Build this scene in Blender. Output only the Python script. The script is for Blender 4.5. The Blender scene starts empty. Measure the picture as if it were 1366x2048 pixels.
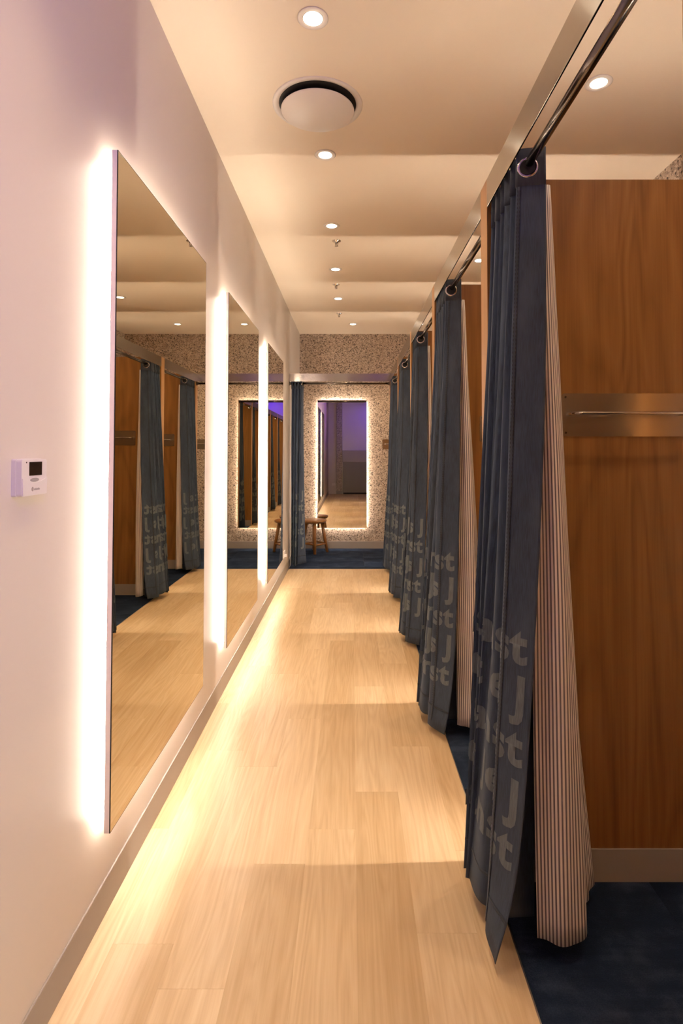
import bpy, bmesh, math, random
from mathutils import Vector, Matrix

random.seed(7)
S = bpy.context.scene
COL = S.collection

# ------------------------------------------------------------------ camera
cam_d = bpy.data.cameras.new('camera')
cam = bpy.data.objects.new('camera', cam_d)
COL.objects.link(cam)
cam.location = (0, 0, 1.4)
cam.rotation_euler = (math.pi / 2 + 0.0285, 0, 0)
cam_d.sensor_fit = 'VERTICAL'
cam_d.sensor_height = 36.0
cam_d.sensor_width = 24.0
cam_d.lens = 36.0 * 1132.5 / 2048
cam_d.shift_x = -20.6 / 2048
cam_d.shift_y = -156.3 / 2048
cam_d.clip_start = 0.02
S.camera = cam

# ------------------------------------------------------------------ world, exposure
W = bpy.data.worlds.new('world'); S.world = W
W.use_nodes = True
W.node_tree.nodes['Background'].inputs[0].default_value = (0.9, 0.8, 0.7, 1)
W.node_tree.nodes['Background'].inputs[1].default_value = 0.02
S.view_settings.view_transform = 'Standard'
S.view_settings.look = 'None'
S.view_settings.gamma = 1.0
S.view_settings.use_curve_mapping = False
S.view_settings.exposure = 0.22

SPOT_W = 36.0            # corridor downlights
SPOT_STALL_W = 34.0
SPOT_COL = (1.0, 0.72, 0.44)
LED_COL = (1.0, 0.81, 0.65)
LED_STRENGTH = 74.0
LED_STALL = 220.0
PURPLE_W = 95.0

# ------------------------------------------------------------------ layout (metres, camera above the origin)
XL, XWALL = -0.748, 1.856           # left / right wall
ZC = 3.066                          # ceiling
DB, DF = 8.094, -1.97               # back wall, wall behind the camera
XCAR = 0.461                        # plank / carpet joint
XR = 0.4534                         # face of steel rail and partition ends
PZ = 2.31                           # partition height
PT = 0.09                           # partition thickness
P0 = 0.67; PITCH = 1.21
PS = [P0 + PITCH * i for i in range(6)]   # 0.67 1.88 3.09 4.30 5.51 6.72
RZ0, RZ1 = 2.215, 2.31              # rail

# ------------------------------------------------------------------ helpers
def link(o, parent=None):
    COL.objects.link(o)
    if parent is not None: o.parent = parent
    return o

def obj(name, bm, mat, parent=None, smooth=False, loc=None):
    me = bpy.data.meshes.new(name)
    bm.normal_update()
    bm.to_mesh(me); bm.free()
    if mat is not None: me.materials.append(mat)
    if smooth:
        for p in me.polygons: p.use_smooth = True
    o = bpy.data.objects.new(name, me)
    if loc is not None: o.location = loc
    return link(o, parent)

def thing(name, label, cat, loc=(0, 0, 0), rz=0.0, group=None):
    o = bpy.data.objects.new(name, None)
    o.empty_display_size = 0.05
    o.location = loc; o.rotation_euler = (0, 0, rz)
    o['label'] = label; o['category'] = cat
    if group: o['group'] = group
    return link(o)

def struct(name, bm, mat):
    o = obj(name, bm, mat); o['kind'] = 'structure'
    return o

def box(bm, x0, x1, y0, y1, z0, z1, bevel=0.0, seg=2):
    v = [bm.verts.new((x, y, z)) for x in (x0, x1) for y in (y0, y1) for z in (z0, z1)]
    fs = []
    for q in ((0, 1, 3, 2), (4, 6, 7, 5), (0, 4, 5, 1), (2, 3, 7, 6), (0, 2, 6, 4), (1, 5, 7, 3)):
        fs.append(bm.faces.new([v[i] for i in q]))
    if bevel > 0:
        es = list({e for f in fs for e in f.edges})
        bmesh.ops.bevel(bm, geom=es, offset=bevel, segments=seg, profile=0.5, affect='EDGES')
    return v

def bxo(x0, x1, y0, y1, z0, z1, bevel=0.0, seg=2):
    bm = bmesh.new(); box(bm, x0, x1, y0, y1, z0, z1, bevel, seg); return bm

def lathe(bm, prof, n=32, center=(0, 0, 0), closed=False):
    """prof: list of (r, z)"""
    rings = []
    for r, z in prof:
        if r < 1e-6:
            rings.append([bm.verts.new((center[0], center[1], center[2] + z))])
        else:
            rings.append([bm.verts.new((center[0] + r * math.cos(2 * math.pi * i / n),
                                        center[1] + r * math.sin(2 * math.pi * i / n),
                                        center[2] + z)) for i in range(n)])
    pairs = list(zip(rings, rings[1:]))
    if closed: pairs.append((rings[-1], rings[0]))
    for a, b in pairs:
        if len(a) == 1 and len(b) == 1: continue
        for i in range(n):
            j = (i + 1) % n
            if len(a) == 1: bm.faces.new((a[0], b[j], b[i]))
            elif len(b) == 1: bm.faces.new((a[i], a[j], b[0]))
            else: bm.faces.new((a[i], a[j], b[j], b[i]))

def tube(bm, pts, r, n=10, cap=True, r_list=None):
    pts = [Vector(p) for p in pts]
    rings = []
    prev = None
    for i, p in enumerate(pts):
        if i == 0: t = pts[1] - pts[0]
        elif i == len(pts) - 1: t = pts[-1] - pts[-2]
        else: t = (pts[i + 1] - pts[i]).normalized() + (pts[i] - pts[i - 1]).normalized()
        t.normalize()
        if prev is None:
            a = Vector((0, 0, 1)) if abs(t.z) < 0.9 else Vector((1, 0, 0))
            u = t.cross(a).normalized()
        else:
            u = (prev - t * prev.dot(t)).normalized()
        prev = u
        w = t.cross(u)
        rr = r_list[i] if r_list else r
        rings.append([bm.verts.new(p + (u * math.cos(2 * math.pi * k / n) + w * math.sin(2 * math.pi * k / n)) * rr) for k in range(n)])
    for a, b in zip(rings, rings[1:]):
        for k in range(n):
            bm.faces.new((a[k], a[(k + 1) % n], b[(k + 1) % n], b[k]))
    if cap:
        bm.faces.new(rings[0][::-1]); bm.faces.new(rings[-1])

def prism(bm, poly, axis, a, b):
    """extrude 2D polygon along axis ('x','y','z') from a to b"""
    def p3(u, v, w):
        return {'x': (w, u, v), 'y': (u, w, v), 'z': (u, v, w)}[axis]
    A = [bm.verts.new(p3(u, v, a)) for u, v in poly]
    B = [bm.verts.new(p3(u, v, b)) for u, v in poly]
    n = len(poly)
    for i in range(n):
        bm.faces.new((A[i], A[(i + 1) % n], B[(i + 1) % n], B[i]))
    bm.faces.new(A[::-1]); bm.faces.new(B)
    bmesh.ops.recalc_face_normals(bm, faces=bm.faces[:])

def rrect(x0, x1, y0, y1, r, n=5):
    pts = []
    for cx, cy, a0 in ((x1 - r, y1 - r, 0), (x0 + r, y1 - r, 90), (x0 + r, y0 + r, 180), (x1 - r, y0 + r, 270)):
        for k in range(n + 1):
            a = math.radians(a0 + 90 * k / n)
            pts.append((cx + r * math.cos(a), cy + r * math.sin(a)))
    return pts

# ------------------------------------------------------------------ materials
class NT:
    def __init__(self, name):
        self.m = bpy.data.materials.new(name); self.m.use_nodes = True
        self.t = self.m.node_tree; self.n = self.t.nodes; self.l = self.t.links
        self.b = self.n['Principled BSDF']
    def new(self, typ, **kw):
        nd = self.n.new(typ)
        for k, v in kw.items():
            if k in nd.inputs: nd.inputs[k].default_value = v
            else: setattr(nd, k, v)
        return nd
    def con(self, a, b): self.l.new(a, b)
    def math(self, op, a, b=None, c=None):
        nd = self.n.new('ShaderNodeMath'); nd.operation = op
        for i, x in enumerate((a, b, c)):
            if x is None: continue
            if isinstance(x, (int, float)): nd.inputs[i].default_value = x
            else: self.l.new(x, nd.inputs[i])
        return nd.outputs[0]
    def mix(self, fac, a, b, blend='MIX'):
        nd = self.n.new('ShaderNodeMix'); nd.data_type = 'RGBA'; nd.blend_type = blend
        for i, x in ((0, fac), (6, a), (7, b)):
            if isinstance(x, (int, float)): nd.inputs[i].default_value = x
            elif isinstance(x, tuple): nd.inputs[i].default_value = (*x, 1) if len(x) == 3 else x
            else: self.l.new(x, nd.inputs[i])
        return nd.outputs[2]
    def ramp(self, fac, stops, interp='LINEAR'):
        nd = self.n.new('ShaderNodeValToRGB'); cr = nd.color_ramp; cr.interpolation = interp
        while len(cr.elements) < len(stops): cr.elements.new(0.5)
        for e, (p, c) in zip(cr.elements, stops):
            e.position = p; e.color = (*c, 1) if isinstance(c, tuple) else (c, c, c, 1)
        self.l.new(fac, nd.inputs[0]); return nd.outputs[0]
    def coords(self, scale=(1, 1, 1), kind='Object', offset=None):
        tc = self.n.new('ShaderNodeTexCoord')
        mp = self.n.new('ShaderNodeMapping'); mp.inputs['Scale'].default_value = scale
        self.l.new(tc.outputs[kind], mp.inputs[0])
        if offset is not None:
            self.l.new(offset, mp.inputs['Location'])
        return mp.outputs[0]
    def noise(self, vec, scale=5, detail=3, rough=0.5, dist=0.0):
        nd = self.new('ShaderNodeTexNoise', Scale=scale, Detail=detail, Roughness=rough, Distortion=dist)
        self.l.new(vec, nd.inputs['Vector']); return nd.outputs['Fac']
    def bump(self, h, strength=0.2, dist=0.01):
        nd = self.new('ShaderNodeBump', Strength=strength, Distance=dist)
        self.l.new(h, nd.inputs['Height']); self.l.new(nd.outputs[0], self.b.inputs['Normal'])
    def base(self, c):
        if isinstance(c, tuple): self.b.inputs['Base Color'].default_value = (*c, 1)
        else: self.l.new(c, self.b.inputs['Base Color'])
    def set(self, **kw):
        for k, v in kw.items():
            self.b.inputs[k.replace('_', ' ')].default_value = v

MAT = {}
def paint(name, c, rough=0.55, var=0.03, bump=0.05, scale=180):
    t = NT(name)
    v = t.coords()
    n = t.noise(v, 1.3, 3)
    t.base(t.mix(t.math('MULTIPLY', n, var * 8), c, tuple(x * 0.9 for x in c)))
    t.set(Roughness=rough)
    if bump: t.bump(t.noise(v, scale, 2), bump, 0.002)
    MAT[name] = t.m
paint('wall_paint', (0.665, 0.615, 0.565), 0.42, 0.03, 0.06)
paint('ceiling_paint_bounce', (0.87, 0.775, 0.63), 0.7, 0.02, 0.03)  # warm bounce light off the floor is put into this colour
paint('grey_base', (0.33, 0.30, 0.275), 0.45, 0.04, 0.03)
paint('trim_white', (0.80, 0.76, 0.71), 0.35, 0.01, 0.0)
paint('plastic_white', (0.78, 0.76, 0.75), 0.35, 0.01, 0.0)
paint('plastic_grey', (0.35, 0.33, 0.33), 0.4, 0.01, 0.0)
paint('black_matte', (0.006, 0.006, 0.006), 0.7, 0.0, 0.0)
paint('black_gloss', (0.012, 0.010, 0.009), 0.12, 0.0, 0.0)
paint('screen_dark', (0.012, 0.010, 0.008), 0.15, 0.0, 0.0)
paint('counter_grey', (0.22, 0.20, 0.18), 0.5, 0.03, 0.0)
paint('counter_band', (0.38, 0.35, 0.32), 0.5, 0.03, 0.0)
paint('stitch_dark', (0.006, 0.008, 0.012), 0.9, 0.0, 0.0)
paint('tag_white', (0.75, 0.70, 0.62), 0.8, 0.03, 0.0)
paint('mirror_side', (0.80, 0.74, 0.70), 0.4, 0.01, 0.0)

def metal(name, c, rough, aniso=0.0, streak=None):
    t = NT(name)
    t.base(c); t.set(Metallic=1.0, Roughness=rough)
    if aniso: t.set(Anisotropic=aniso)
    if streak:
        v = t.coords(streak)
        n = t.noise(v, 1.0, 3, 0.6)
        t.con(t.ramp(n, [(0.3, rough * 0.96), (0.7, rough * 1.05)]), t.b.inputs['Roughness'])
        tv = t.new('ShaderNodeVectorTransform', vector_type='VECTOR', convert_from='OBJECT', convert_to='WORLD')
        tv.inputs[0].default_value = (0, 0, 1); t.con(tv.outputs[0], t.b.inputs['Tangent'])
    MAT[name] = t.m
metal('steel', (0.56, 0.53, 0.49), 0.22, 0.85, (3, 3, 900))
metal('rail_steel', (0.42, 0.385, 0.34), 0.19, 0.85, (2, 2, 900))
metal('chrome', (0.75, 0.72, 0.68), 0.12)
metal('aluminium', (0.70, 0.68, 0.65), 0.35)
metal('dark_chrome', (0.16, 0.14, 0.125), 0.16)
metal('mirror_glass', (0.80, 0.76, 0.64), 0.0)

def emit(name, c, s):
    m = bpy.data.materials.new(name); m.use_nodes = True
    n = m.node_tree.nodes; n.clear()
    e = n.new('ShaderNodeEmission'); e.inputs[0].default_value = (*c, 1); e.inputs[1].default_value = s
    o = n.new('ShaderNodeOutputMaterial'); m.node_tree.links.new(e.outputs[0], o.inputs[0])
    MAT[name] = m
emit('led', LED_COL, LED_STRENGTH)
emit('led_stall', LED_COL, LED_STALL)
emit('lamp_lens', (1.0, 0.86, 0.66), 14.0)
emit('purple_lens', (0.3, 0.1, 1.0), 8.0)

# light oak planks: own tone and own grain for every plank
def plank_mat():
    t = NT('oak_plank')
    oi = t.n.new('ShaderNodeObjectInfo')
    cmb = t.n.new('ShaderNodeCombineXYZ')
    t.con(t.math('MULTIPLY', oi.outputs['Random'], 37.0), cmb.inputs[0])
    t.con(t.math('MULTIPLY', oi.outputs['Random'], 91.0), cmb.inputs[1])
    v = t.coords((1, 0.085, 1), 'Object', cmb.outputs[0])
    broad = t.noise(v, 7.5, 2, 0.5, 0.3)
    rings = t.math('PINGPONG', t.math('MULTIPLY', broad, 15.0), 0.5)
    fine = t.noise(t.coords((1, 0.03, 1), 'Object', cmb.outputs[0]), 130, 3, 0.65)
    mid = t.noise(t.coords((1, 0.04, 1), 'Object', cmb.outputs[0]), 30, 2, 0.55)
    g = t.math('ADD', t.math('MULTIPLY', rings, 0.28), t.math('ADD', t.math('MULTIPLY', fine, 0.36), t.math('MULTIPLY', mid, 0.44)))
    c = t.ramp(g, [(0.30, (0.575, 0.42, 0.25)), (0.50, (0.675, 0.52, 0.33)), (0.74, (0.76, 0.63, 0.445))])
    tone = t.ramp(oi.outputs['Random'], [(0.0, (0.86, 0.82, 0.76)), (0.5, (0.95, 0.93, 0.90)), (1.0, (1.06, 1.08, 1.12))])
    t.base(t.mix(1.0, c, tone, 'MULTIPLY'))
    t.con(t.ramp(fine, [(0.3, 0.46), (0.7, 0.34)]), t.b.inputs['Roughness'])
    t.bump(g, 0.06, 0.002)
    MAT['oak_plank'] = t.m
plank_mat()
paint('subfloor', (0.10, 0.07, 0.04), 0.8, 0.02, 0.0)

def wood_panel_mat(name, dark, midc, light, rough=0.38, scale=1.0):
    t = NT(name)
    v = t.coords((1, 1, 0.16))
    broad = t.noise(v, 3.2 * scale, 2, 0.5, 0.5)
    rings = t.math('PINGPONG', t.math('MULTIPLY', broad, 13.0), 0.5)
    fine = t.noise(t.coords((1, 1, 0.02)), 170 * scale, 3, 0.65)
    mid = t.noise(t.coords((1, 1, 0.03)), 26 * scale, 3, 0.6)
    g = t.math('ADD', t.math('MULTIPLY', rings, 0.30), t.math('ADD', t.math('MULTIPLY', fine, 0.26), t.math('MULTIPLY', mid, 0.58)))
    t.base(t.ramp(g, [(0.28, dark), (0.50, midc), (0.76, light)]))
    t.set(Roughness=rough)
    t.bump(fine, 0.05, 0.001)
    MAT[name] = t.m
wood_panel_mat('cherry_laminate', (0.165, 0.070, 0.016), (0.255, 0.118, 0.031), (0.34, 0.170, 0.052))
wood_panel_mat('edge_band_lit', (0.40, 0.215, 0.09), (0.50, 0.28, 0.125), (0.58, 0.34, 0.16), 0.4)  # light tan edge, with the glow falling on it painted into the colour
wood_panel_mat('stool_wood', (0.15, 0.060, 0.013), (0.23, 0.098, 0.024), (0.32, 0.15, 0.045), 0.3, 2.0)

def terrazzo_mat():
    t = NT('terrazzo')
    v = t.coords()
    dn = t.new('ShaderNodeTexNoise', Scale=45.0, Detail=1.0)
    t.con(v, dn.inputs['Vector'])
    vd = t.n.new('ShaderNodeVectorMath'); vd.operation = 'MULTIPLY_ADD'
    t.con(dn.outputs['Color'], vd.inputs[0]); vd.inputs[1].default_value = (0.018, 0.018, 0.018)
    t.con(v, vd.inputs[2])
    vo = t.new('ShaderNodeTexVoronoi', Scale=92.0); t.con(vd.outputs[0], vo.inputs['Vector'])
    vb = t.new('ShaderNodeTexVoronoi', Scale=92.0, feature='DISTANCE_TO_EDGE'); t.con(vd.outputs[0], vb.inputs['Vector'])
    sep = t.n.new('ShaderNodeSeparateColor'); t.con(vo.outputs['Color'], sep.inputs[0])
    chip = t.ramp(sep.outputs[0], [(0.0, (0.06, 0.046, 0.038)), (0.07, (0.14, 0.105, 0.08)), (0.15, (0.30, 0.235, 0.18)),
                                   (0.34, (0.42, 0.34, 0.27)), (0.55, (0.56, 0.47, 0.38)), (0.80, (0.66, 0.58, 0.49))], 'CONSTANT')
    edge = t.ramp(vb.outputs['Distance'], [(0.03, 0.0), (0.07, 1.0)])
    c1 = t.mix(edge, (0.42, 0.35, 0.29), chip)
    vo2 = t.new('ShaderNodeTexVoronoi', Scale=46.0); t.con(vd.outputs[0], vo2.inputs['Vector'])
    sep2 = t.n.new('ShaderNodeSeparateColor'); t.con(vo2.outputs['Color'], sep2.inputs[0])
    big = t.math('MULTIPLY', t.math('LESS_THAN', vo2.outputs['Distance'], 0.36), t.math('GREATER_THAN', sep2.outputs[0], 0.86))
    t.base(t.mix(big, c1, (0.07, 0.052, 0.045)))
    t.set(Roughness=0.5)
    MAT['terrazzo'] = t.m
terrazzo_mat()

def denim_mat(name, c0, c1, c2):
    t = NT(name)
    uv = t.coords((1, 1, 1), 'UV')
    fade = t.noise(t.coords((1, 0.35, 1), 'UV'), 9, 4, 0.6)
    slub = t.noise(t.coords((1, 0.05, 1), 'UV'), 420, 2, 0.6)
    weave = t.noise(t.coords((1, 0.6, 1), 'UV'), 900, 1, 0.5)
    c = t.ramp(fade, [(0.30, c0), (0.5, c1), (0.72, c2)])
    c = t.mix(t.ramp(slub, [(0.35, 0.0), (0.72, 0.75)]), c, tuple(min(1, x * 1.9) for x in c1))
    t.base(c)
    t.set(Roughness=0.85)
    t.b.inputs['Sheen Weight'].default_value = 0.12
    t.b.inputs['Sheen Roughness'].default_value = 0.5
    t.b.inputs['Sheen Tint'].default_value = (0.5, 0.65, 0.9, 1)
    t.bump(t.math('ADD', weave, t.math('MULTIPLY', fade, 2.0)), 0.25, 0.0015)
    MAT[name] = t.m
denim_mat('denim', (0.010, 0.019, 0.038), (0.022, 0.037, 0.067), (0.052, 0.074, 0.112))
denim_mat('denim_seam', (0.008, 0.012, 0.020), (0.020, 0.029, 0.046), (0.060, 0.076, 0.100))
denim_mat('denim_print', (0.062, 0.080, 0.098), (0.088, 0.110, 0.130), (0.115, 0.138, 0.160))

def stripe_mat():
    t = NT('ticking_stripe')
    tc = t.n.new('ShaderNodeTexCoord'); sp = t.n.new('ShaderNodeSeparateXYZ')
    t.con(tc.outputs['UV'], sp.inputs[0])
    f = t.math('FRACT', t.math('MULTIPLY', sp.outputs[0], 105.0))
    d = t.math('ABSOLUTE', t.math('SUBTRACT', f, 0.5))
    s = t.ramp(d, [(0.19, 1.0), (0.25, 0.0)])
    wr = t.noise(t.coords((1, 0.5, 1), 'UV'), 14, 3, 0.6)
    c = t.mix(s, (0.92, 0.88, 0.84), (0.16, 0.145, 0.17))
    t.base(c); t.set(Roughness=0.7)
    t.bump(wr, 0.35, 0.008)
    MAT['ticking_stripe'] = t.m
stripe_mat()

def carpet_mat():
    t = NT('navy_carpet')
    oi = t.n.new('ShaderNodeObjectInfo')
    cmb = t.n.new('ShaderNodeCombineXYZ')
    t.con(t.math('MULTIPLY', oi.outputs['Random'], 53.0), cmb.inputs[0])
    v = t.coords((1, 1, 1), 'Object', cmb.outputs[0])
    a = t.noise(v, 6, 4, 0.65, 0.4)
    b = t.noise(v, 260, 2, 0.7)
    st = t.noise(t.coords((0.12, 1, 1), 'Object', cmb.outputs[0]), 24, 3, 0.6)
    g = t.math('ADD', t.math('MULTIPLY', a, 0.55), t.math('ADD', t.math('MULTIPLY', b, 0.25), t.math('MULTIPLY', st, 0.25)))
    c = t.ramp(g, [(0.30, (0.004, 0.008, 0.020)), (0.52, (0.012, 0.023, 0.052)), (0.78, (0.045, 0.070, 0.125))])
    tone = t.ramp(oi.outputs['Random'], [(0.0, (0.70, 0.72, 0.75)), (1.0, (1.25, 1.22, 1.18))])
    t.base(t.mix(1.0, c, tone, 'MULTIPLY')); t.set(Roughness=0.95)
    t.b.inputs['Specular IOR Level'].default_value = 0.1
    t.bump(t.math('ADD', b, a), 0.6, 0.006)
    MAT['navy_carpet'] = t.m
carpet_mat()

# ------------------------------------------------------------------ the setting
T = 0.12
XE = XWALL
wl = struct('wall_left', bxo(XL - T, XL, DF - T, DB + T, 0, ZC), MAT['wall_paint'])
wr = struct('wall_right', bxo(XE, XE + T, DF - T, DB + T, 0, ZC), MAT['terrazzo'])
wb = struct('wall_back', bxo(XL, XE, DB, DB + T, 0, ZC), MAT['terrazzo'])
wf = struct('wall_front', bxo(XL, XE, DF - T, DF, 0, ZC), MAT['wall_paint'])
ce = struct('ceiling', bxo(XL - T, XE + T, DF - T, DB + T, ZC, ZC + T), MAT['ceiling_paint_bounce'])
for o, lab in ((wl, 'long plain white painted wall carrying three backlit mirrors'), (wr, 'speckled terrazzo wall behind the fitting stalls'),
               (wb, 'speckled terrazzo end wall with a glowing mirror'), (wf, 'plain painted shop wall behind the viewer'),
               (ce, 'flat ceiling tinted by warm bounce light, with recessed downlights')):
    o['label'] = lab

def skirting(name, x0, x1, y0, y1, thin_axis):
    bm = bxo(x0, x1, y0, y1, 0.0, 0.105, 0.0015, 1)
    return struct(name, bm, MAT['grey_base'])
skirting('baseboard_left', XL, XL + 0.006, DF, DB, 'x')
skirting('baseboard_back', XL + 0.006, XE - 0.006, DB - 0.006, DB, 'y')
skirting('baseboard_right', XE - 0.006, XE, DF, DB, 'x')

# floor: slab + planks
fl = struct('floor', bxo(XL - T, XE + T, DF - T, DB + T, -0.12, -0.008), MAT['subfloor'])
fl['label'] = 'pale oak plank floor running down the corridor'
PW = 0.1737
cols = [(-0.6785, 0.61), (-0.505, 1.512), (-0.3315, 1.957), (-0.158, 2.133), (0.0155, 2.362), (0.189, 3.754 - 1.036 * 1), (0.3625, 2.02)]
cols = [(-0.852, 1.10)] + cols
PL = 1.036
D_END = PS[5] - 0.016
cache = {}
def plank_mesh(w, l):
    k = (round(w, 3), round(l, 3))
    if k not in cache:
        bm = bxo(-w / 2 + 0.0001, w / 2 - 0.0001, -l / 2 + 0.0001, l / 2 - 0.0001, -0.008, 0.0, 0.0003, 1)
        me = bpy.data.meshes.new('plank'); bm.to_mesh(me); bm.free()
        me.materials.append(MAT['oak_plank']); cache[k] = me
    return cache[k]
for cx, j in cols:
    x0, x1 = max(cx, XL), min(cx + PW, XCAR)
    if x1 - x0 < 0.01: continue
    y = j - PL * math.ceil((j - DF) / PL)
    while y < D_END:
        a, b = max(y, DF), min(y + PL, D_END)
        if b - a > 0.01:
            o = bpy.data.objects.new('plank', plank_mesh(x1 - x0, b - a))
            o.location = ((x0 + x1) / 2, (a + b) / 2, 0)
            link(o, fl)
        y += PL
# planks also in the shop area right of the corridor, in front of the first stall
x = XCAR
while x < XE:
    x1 = min(x + PW, XE); y = DF - random.random() * 0.9
    while y < P0:
        a, b = max(y, DF), min(y + PL, P0)
        if b - a > 0.02:
            o = bpy.data.objects.new('plank', plank_mesh(x1 - x, b - a)); o.location = ((x + x1) / 2, (a + b) / 2, 0); link(o, fl)
        y += PL
    x = x1
# metal joint trims
struct('trim_1', bxo(XCAR - 0.0015, XCAR + 0.0025, P0, D_END, -0.008, 0.0015), MAT['aluminium'])
struct('trim_2', bxo(XL + 0.006, XCAR + 0.0025, D_END, D_END + 0.004, -0.008, 0.0015), MAT['aluminium'])

# carpet: slab + tiles
def carpet_area(name, x0, x1, y0, y1, tx, ty, oy=0.0):
    o = struct(name, bxo(x0, x1, y0, y1, -0.008, -0.006), MAT['subfloor'])
    o['label'] = 'dark navy carpet tiles'
    y = y0 - oy
    while y < y1 - 1e-4:
        x = x0
        while x < x1 - 1e-4:
            a0, a1, b0, b1 = x, min(x + tx, x1), max(y, y0), min(y + ty, y1)
            if a1 - a0 > 0.01 and b1 - b0 > 0.01:
                k = ('c', round(a1 - a0, 3), round(b1 - b0, 3))
                if k not in cache:
                    w, l = a1 - a0, b1 - b0
                    bm = bxo(-w / 2 + 0.0004, w / 2 - 0.0004, -l / 2 + 0.0004, l / 2 - 0.0004, -0.006, 0.0, 0.001, 1)
                    me = bpy.data.meshes.new('carpet_tile'); bm.to_mesh(me); bm.free(); me.materials.append(MAT['navy_carpet']); cache[k] = me
                t = bpy.data.objects.new('carpet_tile', cache[k])
                t.location = ((a0 + a1) / 2, (b0 + b1) / 2, 0); link(t, o)
            x += tx
        y += ty
carpet_area('floor_carpet_stalls', XCAR + 0.0025, XE, P0, D_END + 0.004, 0.5, 0.5, 0.29)
carpet_area('floor_carpet_end', XL, XE, D_END + 0.004, DB, 0.9, 0.25, 0.05)

# ------------------------------------------------------------------ cubicle partitions
short = ['front-most partition', 'large partition by the nearest curtain', 'partition by the second curtain', 'partition by the third curtain', 'partition by the fourth curtain', 'partition by the fifth curtain']
part_names = ['front-most wood partition at the right edge of the frame', 'large wood partition behind the nearest denim curtain',
              'wood partition closing the second cubicle from the front', 'wood partition closing the third cubicle from the front',
              'wood partition closing the fourth cubicle from the front', 'last wood partition beside the end changing area']
for i, p in enumerate(PS):
    t = thing('cubicle_partition', part_names[i], 'partition', (XR, p, 0), 0, 'wood partitions between cubicles')
    w = XE - XR
    obj('panel', bxo(0.0015, w, 0, PT, 0.1, PZ, 0.001, 1), MAT['cherry_laminate'], t)
    obj('edge_strip', bxo(0, 0.0015, 0.0, PT, 0.0, PZ), MAT['edge_band_lit'], t)
    obj('kickboard', bxo(0.0015, w, -0.005, PT + 0.005, 0, 0.105, 0.001, 1), MAT['grey_base'], t)

# ------------------------------------------------------------------ steel rails and curtain rods
def channel(bm, a, b):
    """thin folded steel fascia running along local y, face at x=0, top lip turned towards +x"""
    th, lip = 0.004, 0.014
    z0, z1 = RZ0, RZ1
    poly = [(0.0008, z0), (th, z0), (th, z1 - th), (lip, z1 - th), (lip, z1), (0.0008, z1), (0, z1 - 0.0008), (0, z0 + 0.0008)]
    prism(bm, poly, 'y', a, b)
ordn = ['nearest', 'second', 'third', 'fourth', 'fifth']
ROD_X, ROD_Z, ROD_R = 0.492, 2.197, 0.0125
def rod_parts(t, a, b):
    bm = bmesh.new(); tube(bm, [(0, a, 0), (0, b, 0)], ROD_R, 16); obj('rod', bm, MAT['dark_chrome'], t, True)
    for e, s in ((a, 1), (b, -1)):
        bm = bmesh.new()
        tube(bm, [(0, e + s * 0.0, 0), (0, e + s * 0.006, 0)], 0.026, 20)
        tube(bm, [(0, e + s * 0.006, 0), (0, e + s * 0.022, 0)], 0.0165, 16)
        obj('bracket', bm, MAT['dark_chrome'], t, True)
for i in range(5):
    t = thing('steel_fascia', f'brushed steel rail above the {ordn[i]} curtain on the right', 'rail', (XR, 0, 0), 0, 'steel rails over the cubicles')
    a, b = PS[i] + PT, PS[i + 1]
    bm = bmesh.new(); channel(bm, a, b); obj('fascia', bm, MAT['rail_steel'], t)
    for e in (a, b - 0.012):
        obj('end_tab', bxo(0.004, 0.010, e, e + 0.012, RZ0 + 0.03, RZ1 - 0.01, 0.001, 1), MAT['rail_steel'], t)
    t = thing('curtain_rod', f'dark metal rod carrying the {ordn[i]} denim curtain on the right', 'rod', (ROD_X, 0, ROD_Z), 0, 'rods over the cubicles')
    rod_parts(t, a, b)
t = thing('steel_fascia', 'brushed steel rail spanning the corridor end below the terrazzo', 'rail', (XR, PS[5] - 0.002, 0), math.pi / 2)
bm = bmesh.new(); channel(bm, 0.0, XR - XL); obj('fascia', bm, MAT['rail_steel'], t)
t = thing('curtain_rod', 'dark metal rod behind the rail at the corridor end', 'rod', (XR, PS[5] + 0.045, ROD_Z), math.pi / 2)
rod_parts(t, 0.0, XR - XL)

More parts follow.
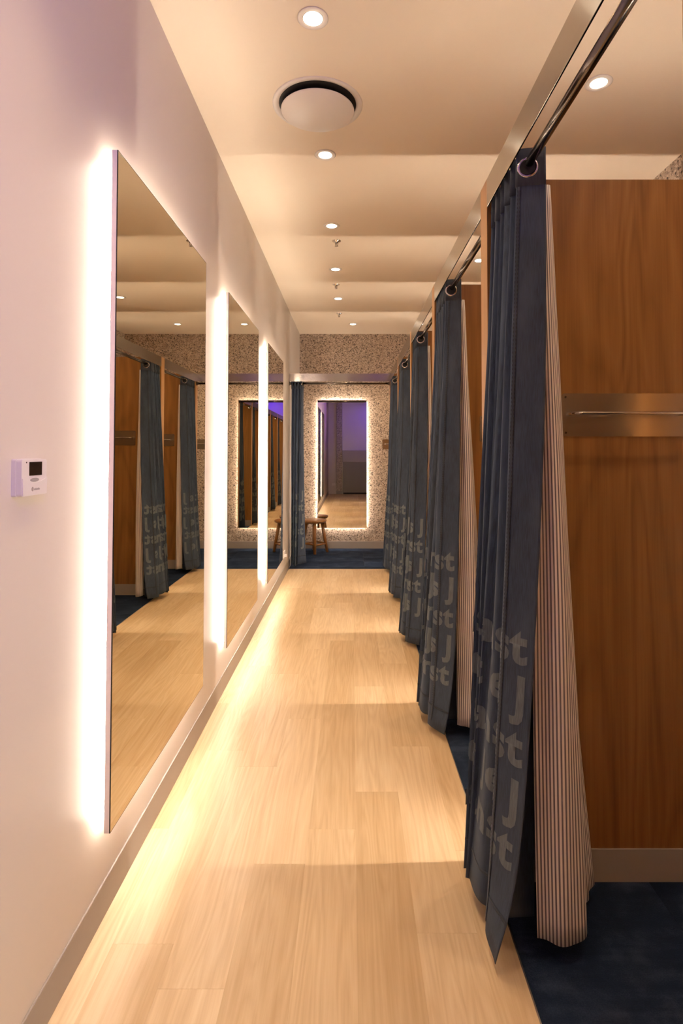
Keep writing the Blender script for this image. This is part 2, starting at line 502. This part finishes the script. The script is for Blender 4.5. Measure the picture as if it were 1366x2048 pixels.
# ------------------------------------------------------------------ mirrors with light behind
def mirror(label, loc, rz, w, z0, z1, gap, thick, led_mat, group, inset=0.03):
    """local: wall in plane y=0, mirror faces -y, x along the wall from 0 to w"""
    t = thing('backlit_mirror', label, 'mirror', loc, rz, group)
    g0, g1 = -gap, -gap - thick
    h = z1 - z0
    # backing frame that carries the light strips
    bm = bmesh.new()
    box(bm, inset, w - inset, g0, -0.001, z0 + inset, z0 + inset + 0.02)
    box(bm, inset, w - inset, g0, -0.001, z1 - inset - 0.02, z1 - inset)
    box(bm, inset, inset + 0.02, g0, -0.001, z0 + inset + 0.02, z1 - inset - 0.02)
    box(bm, w - inset - 0.02, w - inset, g0, -0.001, z0 + inset + 0.02, z1 - inset - 0.02)
    bf = obj('backing_frame', bm, MAT['aluminium'], t)
    s0, s1 = -gap * 0.72, -gap * 0.22
    e = 0.003
    obj('led_strip', bxo(inset, w - inset, s0, s1, z1 - inset, z1 - inset + e), led_mat, bf)
    obj('led_strip', bxo(inset, w - inset, s0, s1, z0 + inset - e, z0 + inset), led_mat, bf)
    obj('led_strip', bxo(inset - e, inset, s0, s1, z0 + inset, z1 - inset), led_mat, bf)
    obj('led_strip', bxo(w - inset, w - inset + e, s0, s1, z0 + inset, z1 - inset), led_mat, bf)
    # side frame (open ring, mitred)
    bm = bmesh.new()
    f = 0.004
    box(bm, 0, w, g1 + 0.003, g0, z0, z0 + f); box(bm, 0, w, g1 + 0.003, g0, z1 - f, z1)
    box(bm, 0, f, g1 + 0.003, g0, z0 + f, z1 - f); box(bm, w - f, w, g1 + 0.003, g0, z0 + f, z1 - f)
    box(bm, f, w - f, g0 - 0.004, g0, z0 + f, z1 - f)
    obj('frame', bm, MAT['mirror_side'], t)
    # dark edge line around the glass
    bm = bmesh.new(); k = 0.0025
    box(bm, 0, w, g1, g1 + 0.003, z0, z0 + k); box(bm, 0, w, g1, g1 + 0.003, z1 - k, z1)
    box(bm, 0, k, g1, g1 + 0.003, z0 + k, z1 - k); box(bm, w - k, w, g1, g1 + 0.003, z0 + k, z1 - k)
    obj('glass_edge', bm, MAT['black_gloss'], t)
    obj('glass', bxo(k, w - k, g1, g1 + 0.003, z0 + k, z1 - k), MAT['mirror_glass'], t)
    return t
ml = ['largest backlit mirror, nearest on the left wall', 'middle backlit mirror of the three on the left wall', 'farthest backlit mirror of the three on the left wall']
MW, MP, M0 = 1.032, 1.541, 1.679
for i in range(3):
    # faces +x : local -y -> +x  => rz = +90deg ; local x -> +y
    mirror(ml[i], (XL, M0 + MP * i, 0), math.pi / 2, MW, 0.285, 2.303, 0.027, 0.018, MAT['led'], 'backlit mirrors on the left wall')
mirror('backlit mirror on the terrazzo end wall, above the stool', (-0.488, DB, 0), 0, 0.70, 0.297, 2.111, 0.028, 0.016, MAT['led'], None)
# mirrors inside the cubicles, on the far side of each partition (light washes the ceiling)
for i in range(6):
    # faces +y: local -y -> +y => rz = pi; local x -> -x
    mirror(f'backlit mirror on the rear of the {short[i]}', (1.50, PS[i] + PT, 0), math.pi, 0.70, 0.297, 2.02, 0.024, 0.016, MAT['led_stall'], 'backlit mirrors inside cubicles', 0.02)

# ------------------------------------------------------------------ ceiling fixtures
def downlight(label, x, y, watts, group, tilt=0.0, angle=105):
    t = thing('downlight', label, 'downlight', (x, y, ZC), 0, group)
    bm = bmesh.new()
    lathe(bm, [(0.058, 0.0), (0.060, -0.0025), (0.056, -0.0045), (0.041, -0.0045), (0.039, -0.002), (0.039, 0.0)], 40)
    obj('trim_ring', bm, MAT['trim_white'], t, True)
    bm = bmesh.new(); lathe(bm, [(0.039, -0.0005), (0.039, -0.0035), (0.0375, -0.0035), (0.0375, -0.0005)], 40)
    obj('gap_ring', bm, MAT['black_matte'], t)
    bm = bmesh.new(); lathe(bm, [(0.0375, -0.001), (0.0375, -0.0032), (0.030, -0.0050), (0.018, -0.0062), (0, -0.0067)], 40)
    obj('lens', bm, MAT['lamp_lens'], t, True)
    ld = bpy.data.lights.new('downlight_beam', 'SPOT')
    ld.energy = watts; ld.color = SPOT_COL; ld.spot_size = math.radians(angle); ld.spot_blend = 0.9; ld.shadow_soft_size = 0.03
    lo = bpy.data.objects.new('downlight_beam', ld); lo.location = (0, 0, -0.03); link(lo, t)
    return t
lw = ['largest downlight, at the top edge of the picture', 'downlight just beyond the round air diffuser', 'downlight between the diffuser and the first sprinkler, third in the row',
      'downlight between the first and second sprinklers', 'downlight between the second and third sprinklers']
for i in range(5):
    downlight(lw[i], -0.150, 2.138 + 1.0115 * i, SPOT_W, 'corridor downlights')
downlight('farthest downlight, close to the terrazzo end wall', 0.016, 7.448, SPOT_W, 'corridor downlights')
downlight('corridor downlight almost above the viewer', -0.150, 2.138 - 1.0115, SPOT_W, 'corridor downlights')
sl = ['downlight over the nearest cubicle', 'downlight over the second cubicle, at upper right', 'downlight over the third cubicle', 'downlight over the fourth cubicle, glimpsed beside the rail', 'downlight over the fifth cubicle']
for i in range(5):
    downlight(sl[i], 1.12, 1.32 + 1.203 * i, SPOT_STALL_W, 'cubicle downlights')
downlight('downlight over the right of the end changing area', 0.9, 7.45, SPOT_STALL_W, 'cubicle downlights')

t = thing('air_diffuser', 'round white ceiling air diffuser with a domed centre', 'air vent', (-0.165, 2.692, ZC))
bm = bmesh.new()
lathe(bm, [(0.2166, 0.0), (0.2166, -0.002), (0.212, -0.006), (0.196, -0.005), (0.190, -0.002), (0.186, 0.0)], 64)
obj('outer_ring', bm, MAT['trim_white'], t, True)
bm = bmesh.new(); lathe(bm, [(0.186, -0.0005), (0.178, -0.0015), (0.10, -0.0015), (0, -0.0015)], 64)
obj('throat', bm, MAT['black_matte'], t, True)
bm = bmesh.new()
lathe(bm, [(0, -0.024), (0.12, -0.024), (0.172, -0.027), (0.1765, -0.029), (0.177, -0.031), (0.172, -0.034), (0.14, -0.043), (0.10, -0.051), (0.05, -0.0565), (0, -0.058)], 64)
obj('dome', bm, MAT['trim_white'], t, True)
bm = bmesh.new(); lathe(bm, [(0.02, -0.0015), (0.02, -0.025)], 16); obj('stem', bm, MAT['black_matte'], t)

for i, (x, y) in enumerate(((-0.122, 4.471), (-0.159, 5.659), (-0.156, 6.871))):
    t = thing('fire_sprinkler', ['fire sprinkler nearest of the three on the ceiling', 'middle fire sprinkler on the ceiling', 'farthest fire sprinkler on the ceiling'][i], 'sprinkler', (x, y, ZC), 0, 'ceiling sprinklers')
    bm = bmesh.new(); lathe(bm, [(0.036, 0), (0.035, -0.003), (0.014, -0.007), (0.012, -0.014), (0, -0.014)], 24); obj('escutcheon', bm, MAT['chrome'], t, True)
    bm = bmesh.new()
    for s in (-1, 1): tube(bm, [(s * 0.009, 0, -0.012), (s * 0.011, 0, -0.026), (s * 0.003, 0, -0.040)], 0.0022, 8)
    obj('frame', bm, MAT['dark_chrome'], t, True)
    bm = bmesh.new(); tube(bm, [(0, 0, -0.013), (0, 0, -0.038)], 0.0025, 8); obj('bulb', bm, MAT['dark_chrome'], t, True)
    bm = bmesh.new(); lathe(bm, [(0, -0.039), (0.015, -0.040), (0.015, -0.0415), (0, -0.042)], 18); obj('deflector', bm, MAT['chrome'], t, True)

# ------------------------------------------------------------------ coat racks
def rack(label, loc, rz, w, group):
    """plate in plane y=0 facing -y, x from 0 to w, z 0..0.143"""
    t = thing('coat_rack', label, 'coat rack', loc, rz, group)
    h = 0.143
    bm = bmesh.new(); prism(bm, rrect(0, w, 0, h, 0.010), 'y', -0.003, 0); pl = obj('plate', bm, MAT['steel'], t)
    zb, p = h * 0.52, 0.052
    bm = bmesh.new()
    x0, x1 = 0.026, w - 0.026
    pts = [(x0, -0.002, zb)]
    for k in range(7):
        a = math.pi / 2 * k / 6; pts.append((x0 + 0.022 * (1 - math.cos(a)), -p + 0.022 - 0.022 * math.sin(a), zb))
    for k in range(7):
        a = math.pi / 2 * (1 - k / 6); pts.append((x1 - 0.022 * (1 - math.cos(a)), -p + 0.022 - 0.022 * math.sin(a), zb))
    pts.append((x1, -0.002, zb))
    tube(bm, pts, 0.005, 12); obj('hanging_bar', bm, MAT['chrome'], t, True)
    for sx in (0.012, w - 0.012):
        for sz in (0.012, h - 0.012):
            bm = bmesh.new(); tube(bm, [(sx, -0.003, sz), (sx, -0.0048, sz)], 0.0032, 10); obj('screw', bm, MAT['dark_chrome'], pl)
    return t
for i in range(1, 6):
    rack(f'steel plate rack with hanging bar on the {short[i]}', (0.698, PS[i], 1.445), 0, 0.42, 'steel coat racks on partitions')
rack('steel plate rack with hanging bar on the terrazzo end wall', (0.437, DB, 1.41), 0, 0.5, None)

# ------------------------------------------------------------------ thermostat and sockets
t = thing('thermostat', 'white wall thermostat with small dark screen left of the mirror', 'thermostat', (XL, 1.245, 1.296), math.pi / 2)
# local: x along wall (depth), -y out of the wall
bm = bmesh.new(); prism(bm, rrect(0.0, 0.104, 0.0, 0.084, 0.005), 'y', -0.010, 0); obj('back_case', bm, MAT['plastic_white'], t)
bm = bmesh.new(); prism(bm, rrect(0.001, 0.103, 0.001, 0.083, 0.006), 'y', -0.0225, -0.0105); fc = obj('front_case', bm, MAT['plastic_white'], t)
obj('screen', bxo(0.030, 0.082, -0.0232, -0.0226, 0.046, 0.077), MAT['screen_dark'], fc)
bm = bmesh.new()
poly = [(0.004, 0.002), (0.100, 0.002), (0.102, 0.040)] + [(0.102 - 0.1 * k / 12, 0.040 - 0.010 * math.sin(math.pi * k / 12)) for k in range(1, 12)] + [(0.002, 0.040)]
prism(bm, poly, 'y', -0.0252, -0.0226); cf = obj('cover_flap', bm, MAT['plastic_white'], t)
bm = bmesh.new(); prism(bm, [(0.052 + 0.017 * math.cos(a), 0.036 + 0.0045 * math.sin(a)) for a in [2 * math.pi * k / 20 for k in range(20)]], 'y', -0.0238, -0.0226); obj('button', bm, MAT['plastic_grey'], fc)
bm = bmesh.new(); prism(bm, [(0.019 + 0.0018 * math.cos(a), 0.076 + 0.0018 * math.sin(a)) for a in [2 * math.pi * k / 12 for k in range(12)]], 'y', -0.0232, -0.0226); obj('sensor', bm, MAT['black_matte'], fc)
bm = bmesh.new()
prism(bm, [(0.040 + 0.0042 * math.cos(a), 0.0155 + 0.005 * math.sin(a)) for a in [2 * math.pi * k / 16 for k in range(16)]], 'y', -0.0256, -0.0252)
for k in range(7): prism(bm, rrect(0.046 + k * 0.0034, 0.0486 + k * 0.0034, 0.0125, 0.0165 + 0.001 * (k % 2), 0.0005, 1), 'y', -0.0256, -0.0252)
obj('logo', bm, MAT['plastic_grey'], cf)

def socket(label, loc, rz, plug):
    t = thing('power_socket', label, 'power socket', loc, rz)
    bm = bmesh.new(); prism(bm, rrect(0, 0.115, 0, 0.073, 0.006), 'y', -0.008, 0); obj('faceplate', bm, MAT['plastic_white'], t)
    for k in (0, 1):
        bm = bmesh.new(); prism(bm, rrect(0.02 + k * 0.055, 0.034 + k * 0.055, 0.048, 0.062, 0.002), 'y', -0.011, -0.008); obj('switch', bm, MAT['plastic_white'], t)
    if plug:
        bm = bmesh.new(); prism(bm, rrect(0.014, 0.040, 0.010, 0.042, 0.006), 'y', -0.034, -0.008); obj('plug', bm, MAT['plastic_white'], t)
socket('white power socket low on the left wall beyond the mirrors', (XL, 6.23, 0.215), math.pi / 2, True)
socket('white power socket low on the wall behind the viewer', (-0.52, DF, 0.27), math.pi, False)

# ------------------------------------------------------------------ stool
t = thing('wooden_stool', 'round wooden stool by the terrazzo end wall', 'stool', (-0.515, 7.80, 0))
bm = bmesh.new(); lathe(bm, [(0, 0.405), (0.140, 0.405), (0.158, 0.411), (0.168, 0.424), (0.170, 0.434), (0.166, 0.443), (0.155, 0.448), (0, 0.449)], 48)
obj('seat', bm, MAT['stool_wood'], t, True)
feet = []
for k in range(4):
    a = math.radians(-84 + 90 * k)
    tp = Vector((0.105 * math.cos(a), 0.105 * math.sin(a), 0.408)); ft = Vector((0.180 * math.cos(a), 0.180 * math.sin(a), 0.0))
    feet.append((tp, ft))
    bm = bmesh.new(); tube(bm, [ft, ft.lerp(tp, 0.5), tp], 0.02, 12, True, [0.0195, 0.0225, 0.0235]); obj('leg', bm, MAT['stool_wood'], t, True)
for k in range(4):
    z = 0.125 if k % 2 else 0.115
    a = feet[k][1].lerp(feet[k][0], z / 0.408); b = feet[(k + 1) % 4][1].lerp(feet[(k + 1) % 4][0], z / 0.408)
    bm = bmesh.new(); tube(bm, [a, b], 0.0125, 10); obj('stretcher', bm, MAT['stool_wood'], t, True)

# ------------------------------------------------------------------ lettering (flat outlines from the built-in font)
_text_cache = {}
def text_mesh(body, size, weight):
    key = (body, size, weight)
    if key not in _text_cache:
        cu = bpy.data.curves.new('txt', 'FONT'); cu.body = body; cu.size = size; cu.offset = weight; cu.resolution_u = 3
        cu.space_character = 1.06
        o = bpy.data.objects.new('txt', cu); COL.objects.link(o)
        dg = bpy.context.evaluated_depsgraph_get(); dg.update()
        me = o.evaluated_get(dg).to_mesh()
        vs = [(v.co.x, v.co.y) for v in me.vertices]; fs = [tuple(p.vertices) for p in me.polygons]
        o.evaluated_get(dg).to_mesh_clear()
        bpy.data.objects.remove(o); bpy.data.curves.remove(cu)
        _text_cache[key] = (vs, fs)
    return _text_cache[key]

# ------------------------------------------------------------------ curtains
def catmull(P, s):
    n = len(P); s = min(max(s, 0.0), n - 1.0); i = min(int(s), n - 2); f = s - i
    p1, p2 = P[i], P[i + 1]
    p0 = P[i - 1] if i > 0 else (2 * p1[0] - p2[0], 2 * p1[1] - p2[1])
    p3 = P[i + 2] if i + 2 < n else (2 * p2[0] - p1[0], 2 * p2[1] - p1[1])
    out = []
    for a, b, c, d in zip(p0, p1, p2, p3):
        out.append(0.5 * (2 * b + (c - a) * f + (2 * a - 5 * b + 4 * c - d) * f * f + (3 * b - a - 3 * c + d) * f ** 3))
    return out

class Sheet:
    """a hanging cloth: plan profile at the top, plan profile at the hem, own fall exponent per key point"""
    def __init__(self, top, bot, ztop, zbot, fall, seed=0, ripple=0.0):
        self.top, self.bot, self.zt, self.zb, self.fall = top, bot, ztop, zbot, fall
        self.rnd = random.Random(seed); self.ripple = ripple
        self.ph = [self.rnd.uniform(0, 6.28) for _ in range(8)]
        self._c = {}
        # arc length at z=0.55
        N = 40 * (len(top) - 1); self.arc = [0.0]; pr = self.xy(0, 0.55)
        for i in range(1, N + 1):
            q = self.xy(i / 40, 0.55); self.arc.append(self.arc[-1] + math.hypot(q[0] - pr[0], q[1] - pr[1])); pr = q
        self.len = self.arc[-1]; self.N = N
    def keys(self, z):
        k = round(z, 4)
        if k not in self._c:
            t = min(max((self.zt - z) / (self.zt - self.zb), 0), 1)
            K = []
            for i, (a, b) in enumerate(zip(self.top, self.bot)):
                f = self.fall[i] if isinstance(self.fall, (list, tuple)) else self.fall
                w = f(t) if callable(f) else t ** f
                wob = 0.0035 * math.sin(3.1 * z + self.ph[i % 8] + i) * min(1, t * 4)
                K.append((a[0] + (b[0] - a[0]) * w + wob, a[1] + (b[1] - a[1]) * w + 0.6 * wob))
            self._c[k] = K
        return self._c[k]
    def xy(self, s, z):
        return catmull(self.keys(z), s)
    def s_of_u(self, u):
        u = min(max(u, 0), self.len); lo, hi = 0, self.N
        while hi - lo > 1:
            m = (lo + hi) // 2
            if self.arc[m] <= u: lo = m
            else: hi = m
        d = self.arc[hi] - self.arc[lo]
        return (lo + (u - self.arc[lo]) / d) / 40 if d > 1e-9 else lo / 40
    def at(self, u, z, off=0.0):
        s = self.s_of_u(u); p = self.xy(s, z)
        if self.ripple:
            a = self.ripple * 0.8 * math.sin(u * 88 + self.ph[2] + 0.7 * math.sin(z * 3.1 + self.ph[3])) * min(1, max(0, (self.zt - z) * 2)) + self.ripple * math.sin(u * 33 + self.ph[0] + 0.9 * math.sin(z * 2.2 + self.ph[1])) * min(1, max(0, (self.zt - z) * 3))
            off = off + a
        if off:
            q = self.xy(min(s + 0.03, len(self.top) - 1), z); r = self.xy(max(s - 0.03, 0), z)
            tx, ty = q[0] - r[0], q[1] - r[1]; l = math.hypot(tx, ty) or 1
            p = (p[0] - ty / l * off, p[1] + tx / l * off)
        return (p[0], p[1], z)
    def grid(self, name, mat, parent, u0, u1, zs, du, off=0.0, solid=0.0, soff=-1.0, zfun=None):
        n = max(2, int((u1 - u0) / du)); us = [u0 + (u1 - u0) * i / n for i in range(n + 1)]
        verts, uvs = [], []
        for z in zs:
            for u in us:
                zz = zfun(u, z) if zfun else z
                verts.append(self.at(u, zz, off)); uvs.append((u, zz))
        W_ = n + 1; faces = []
        for j in range(len(zs) - 1):
            for i in range(n):
                faces.append((j * W_ + i, j * W_ + i + 1, (j + 1) * W_ + i + 1, (j + 1) * W_ + i))
        return mesh_uv(name, verts, faces, uvs, mat, parent, solid, soff)

def mesh_uv(name, verts, faces, uvs, mat, parent, solid=0.0, soff=-1.0):
    me = bpy.data.meshes.new(name); me.from_pydata(verts, [], faces)
    ul = me.uv_layers.new(name='UVMap')
    for lp in me.loops: ul.data[lp.index].uv = uvs[lp.vertex_index]
    me.materials.append(mat)
    for p in me.polygons: p.use_smooth = True
    o = bpy.data.objects.new(name, me); link(o, parent)
    if solid:
        md = o.modifiers.new('thickness', 'SOLIDIFY'); md.thickness = solid; md.offset = soff; md.use_rim = True
    return o

def zlist(z0, z1, n, pw=1.0):
    return [z1 + (z0 - z1) * (i / n) ** pw for i in range(n + 1)]

ZT = 2.235
ROWS = [0.815, 0.680, 0.540, 0.400, 0.262]
def lead_fall(t): return 0.65 * t ** 1.9 + 0.35 * t ** 14

def lettering(sh, parent, u_first, phase, zs=ROWS, size=0.150):
    V, F, UV = [], [], []
    for r, zb in enumerate(zs):
        body = ('Jeans Just ' * 4).strip() if (r + phase) % 2 == 0 else ('Just Jeans ' * 4).strip() + ' J'
        vs, fs = text_mesh(body, size, 0.0052)
        xm = max(x for x, y in vs)
        bm = bmesh.new()
        vv = [bm.verts.new((x, y, 0)) for x, y in vs]
        for f in fs:
            try: bm.faces.new([vv[i] for i in f])
            except ValueError: pass
        lim = sh.len - u_first - 0.01
        # trim to the cloth and cut into narrow strips so the print follows the folds
        bmesh.ops.bisect_plane(bm, geom=bm.verts[:] + bm.edges[:] + bm.faces[:], plane_co=(xm - lim, 0, 0), plane_no=(1, 0, 0), clear_inner=True)
        x = xm - 0.008
        while x > xm - lim:
            bmesh.ops.bisect_plane(bm, geom=bm.verts[:] + bm.edges[:] + bm.faces[:], plane_co=(x, 0, 0), plane_no=(1, 0, 0))
            x -= 0.008
        for yc in (0.0, 0.035, 0.07):
            bmesh.ops.bisect_plane(bm, geom=bm.verts[:] + bm.edges[:] + bm.faces[:], plane_co=(0, yc, 0), plane_no=(0, 1, 0))
        b0 = len(V); bm.verts.index_update()
        jit = 0.004 * math.sin(r * 2.3 + phase)
        for v in bm.verts:
            u = u_first + (xm - v.co.x) + jit; z = zb + v.co.y * 0.93
            V.append(sh.at(u, z, 0.0013)); UV.append((u, z))
        for f in bm.faces: F.append(tuple(b0 + v.index for v in f.verts))
        bm.free()
    return mesh_uv('lettering', V, F, UV, MAT['denim_print'], parent)

def grommet(parent, x, y, nx, ny, sc=1.0):
    bm = bmesh.new()
    n, k = 28, 8
    R, r = 0.0245, 0.0055
    rings = []
    for i in range(n):
        a = 2 * math.pi * i / n
        ring = []
        for j in range(k):
            b = 2 * math.pi * j / k
            rr = R + r * math.cos(b); d = 0.0085 * math.sin(b)
            ring.append(bm.verts.new((rr * math.cos(a), d, rr * math.sin(a))))
        rings.append(ring)
    for i in range(n):
        for j in range(k):
            bm.faces.new((rings[i][j], rings[(i + 1) % n][j], rings[(i + 1) % n][(j + 1) % k], rings[i][(j + 1) % k]))
    o = obj('grommet', bm, MAT['chrome'], parent, True)
    o.location = (x, y, ROD_Z - 0.012); o.scale = (sc, sc, sc); o.rotation_euler = (0, 0, math.atan2(ny, nx) + math.pi / 2)
    bm = bmesh.new()
    prism(bm, [(0.0205 * math.cos(2 * math.pi * i / 24), 0.0205 * math.sin(2 * math.pi * i / 24)) for i in range(24)], 'y', -0.0079, 0.0079)
    obj('eyelet_hole', bm, MAT['black_matte'], o)
    return o

def curtain(label, loc, rz, seed, group, lead=-0.335, waves=6, flare=0.09, tip=(0.385, -0.36), spill=1.0, phase=0, lining=True, tag=False, z0=0.045, lf=1.0):
    """local x: across the rod into the cubicle (rod axis at x=0), local y: along the rod, partition at y=0, leading edge at y=lead"""
    rd = random.Random(seed)
    t = thing('denim_curtain', label, 'curtain', loc, rz, group)
    X = ROD_X
    top = [(0.045, lead)]; bot = [(tip[0] - X, tip[1])]
    fall = [lead_fall]
    n = waves
    for k in range(n):
        f = k / (n - 1)
        yl = lead + 0.018 + (-0.022 - lead - 0.018) * f
        yr = min(-0.010, yl + 0.026)
        top.append((-0.029, yl)); top.append((0.044, yr))
        g = min(1, 0.0 + f)
        # hem: first crest well forward, the others packed against the partition
        if k == 0: bl = (-flare - 0.008, lead * 0.62); br = (0.036, lead * 0.60)
        elif k == 1 and n > 4: bl = (-flare - 0.012, lead * 0.50); br = (-flare - 0.036, lead * 0.17)
        else:
            yy = lead * (0.16 if n > 4 else 0.42) * (1 - f) ** 1.1 - 0.012
            bl = (-flare - 0.030 - 0.012 * f + rd.uniform(-0.012, 0.012), yy - 0.012 * spill)
            br = (-flare + 0.055 + rd.uniform(-0.012, 0.02), yy + 0.004)
        bot.append(bl); bot.append(br); fall += [1.15, 1.15]
    sh = Sheet(top, bot, ZT, z0, fall, seed)
    hem_z = lambda u, z: z + (0.012 * math.sin(u * 9 + seed)) * max(0, 1 - (z - z0) / 0.3)
    zs = zlist(z0, ZT, 44)
    dp = sh.grid('denim_panel', MAT['denim'], t, 0, sh.len, zs, 0.009, 0, 0.0016, -1, hem_z)
    # header band wraps both faces
    sh.grid('header_band', MAT['denim_seam'], t, 0, sh.len, zlist(ZT - 0.10, ZT + 0.004, 3), 0.009, 0.0035, 0.013 if lining else 0.006, -1)
    # felled seams and hem
    u = 0.102
    while u < sh.len - 0.05:
        sh.grid('seam', MAT['denim_seam'], dp, u - 0.006, u + 0.006, zlist(z0 + 0.02, ZT - 0.1, 110), 0.004, 0.0011, 0.0008, 1,
                lambda uu, z: z)
        u += 0.42
    sh.grid('hem', MAT['denim_seam'], dp, 0.0, sh.len, zlist(z0 + 0.094, z0 + 0.104, 1), 0.009, 0.0010, 0.0006, 1, hem_z)
    # stitches along the first seam
    V, F, UV = [], [], []
    for uu in (0.0975, 0.1065):
        z = 0.14
        while z < ZT - 0.11:
            b = len(V)
            for du, dz in ((-0.0007, 0), (0.0007, 0), (0.0007, 0.006), (-0.0007, 0.006)):
                V.append(sh.at(uu + du, z + dz, 0.0026)); UV.append((uu, z))
            F.append((b, b + 1, b + 2, b + 3)); z += 0.0115
    mesh_uv('stitching', V, F, UV, MAT['stitch_dark'], dp)
    lettering(sh, dp, 0.020, phase)
    # grommets: one on every crossing of the rod
    for k in range(2 * n):
        a, b = top[k], top[k + 1]
        # crossing at x=0
        if a[0] * b[0] < 0:
            f = a[0] / (a[0] - b[0]); y = a[1] + (b[1] - a[1]) * f
            tx, ty = b[0] - a[0], b[1] - a[1]; l = math.hypot(tx, ty)
            grommet(t, -0.002 if k == 0 else 0.008, y, -ty / l, tx / l, 1.0 if k == 0 else 0.8)
            if k == 0: gy = y
    if lining:
        ltop = [(-0.004, lead + 0.030), (0.058, lead + 0.018), (0.062, lead + 0.052), (0.052, lead * 0.66), (0.060, lead * 0.45), (0.062, lead * 0.24), (0.052, -0.016)]
        lbot = [(0.022, lead + 0.062), (0.112, lead + 0.035), (0.166, lead + 0.072), (0.176, lead + 0.15), (0.218, lead * 0.42), (0.264, lead * 0.17), (0.128, -0.018)]
        lbot = [(a[0] + (b[0] - a[0]) * (lf if i_ else 1), b[1]) for i_, (a, b) in enumerate(zip(ltop, lbot))]
        sl_ = Sheet(ltop, lbot, ZT - 0.094, z0 + 0.012, [0.9, 0.8, 0.75, 0.8, 0.9, 1.0, 1.1], seed + 50, 0.0045)
        lo_ = sl_.grid('striped_lining', MAT['ticking_stripe'], t, 0, sl_.len, zlist(z0 + 0.012, ZT - 0.094, 40), 0.008, 0, 0.0012, -1,
                 lambda u, z: z + 0.008 * math.sin(u * 14 + seed) * max(0, 1 - z / 0.3))
        sl_.grid('lining_hem', MAT['ticking_stripe'], lo_, 0, sl_.len, zlist(z0 + 0.016, z0 + 0.085, 3), 0.008, 0.0016, 0.0008, 1,
                 lambda u, z: z + 0.008 * math.sin(u * 14 + seed) * max(0, 1 - z / 0.3))
        if tag:
            sl_.grid('care_tag', MAT['tag_white'], lo_, 0.004, 0.05, zlist(ZT - 0.155, ZT - 0.10, 2), 0.01, 0.004, 0.001, 1)
    return t

G = 'denim curtains drawn back along the right side'
curtain('nearest denim curtain with striped lining, by the large wood partition', (ROD_X, PS[1], 0), 0, 11, G, tip=(0.380, -0.335))
curtain('second nearest denim curtain on the right, its striped lining showing', (ROD_X, PS[2], 0), 0, 23, G, tip=(0.445, -0.335), flare=0.105, phase=0, tag=True, lf=0.9)
curtain('third denim curtain from the front on the right', (ROD_X, PS[3], 0), 0, 35, G, tip=(0.47, -0.315), lead=-0.31, flare=0.10, phase=1, lf=0.4)
curtain('fourth denim curtain from the front on the right', (ROD_X, PS[4], 0), 0, 47, G, tip=(0.45, -0.32), lead=-0.32, flare=0.095, phase=0, lf=0.3)
curtain('fifth denim curtain on the right, beside the end changing area', (ROD_X, PS[5], 0), 0, 59, G, tip=(0.45, -0.32), lead=-0.33, flare=0.085, phase=1, lf=0.3)
curtain('denim curtain hanging at the left of the corridor end', (XL + 0.012, PS[5] + 0.045, 0), math.pi / 2, 71, None, lead=-0.155, waves=4, flare=0.03, tip=(0.50, -0.20), phase=1, lining=False)

# ------------------------------------------------------------------ behind the viewer (seen only in the mirrors)
t = thing('terrazzo_pillar', 'speckled terrazzo pillar seen in the end mirror', 'pillar', (-0.487, DF, 0))
obj('shaft', bxo(0, 0.18, 0, 0.06, 0.0, ZC, 0.003, 1), MAT['terrazzo'], t)
obj('plinth', bxo(-0.003, 0.183, 0, 0.066, 0.0, 0.10, 0.002, 1), MAT['grey_base'], t)
t = thing('shop_counter', 'grey panelled counter seen in the end mirror', 'counter', (-0.30, DF + 0.003, 0))
obj('front_panel', bxo(0.02, 2.12, 0.0, 0.10, 0.05, 1.02, 0.003, 1), MAT['counter_grey'], t)
obj('upper_band', bxo(0.0, 2.13, 0.0, 0.12, 1.02, 1.385, 0.003, 1), MAT['counter_band'], t)
obj('recessed_plinth', bxo(0.03, 2.11, 0.0, 0.07, 0.0, 0.05), MAT['black_matte'], t)

def purple(label, loc, target, watts, ang, col):
    t = thing('purple_spotlight', label, 'spotlight', loc)
    bm = bmesh.new(); lathe(bm, [(0.03, 0), (0.03, -0.02), (0.012, -0.022), (0.012, -0.05)], 20); obj('mount', bm, MAT['black_matte'], t, True)
    d = (Vector(target) - Vector(loc) - Vector((0, 0, -0.09))).normalized()
    c = Vector((0, 0, -0.09))
    bm = bmesh.new(); tube(bm, [c - d * 0.05, c + d * 0.05], 0.035, 20); obj('head', bm, MAT['black_matte'], t, True)
    bm = bmesh.new(); tube(bm, [c + d * 0.0502, c + d * 0.053], 0.029, 20); obj('lens', bm, MAT['purple_lens'], t)
    ld = bpy.data.lights.new('purple_beam', 'SPOT'); ld.energy = watts; ld.color = col
    ld.spot_size = math.radians(ang); ld.spot_blend = 0.8; ld.shadow_soft_size = 0.03
    lo = bpy.data.objects.new('purple_beam', ld); lo.location = c + d * 0.07
    lo.rotation_euler = d.to_track_quat('-Z', 'Y').to_euler(); link(lo, t)
purple('purple spotlight behind the viewer aimed at the long left wall', (1.1, -0.9, ZC), (XL, 0.75, 2.35), PURPLE_W, 75, (0.42, 0.16, 1.0))
purple('purple spotlight behind the viewer aimed at the shop wall', (1.2, -0.7, ZC), (0.75, DF, 2.5), PURPLE_W * 0.85, 100, (0.10, 0.03, 1.0))
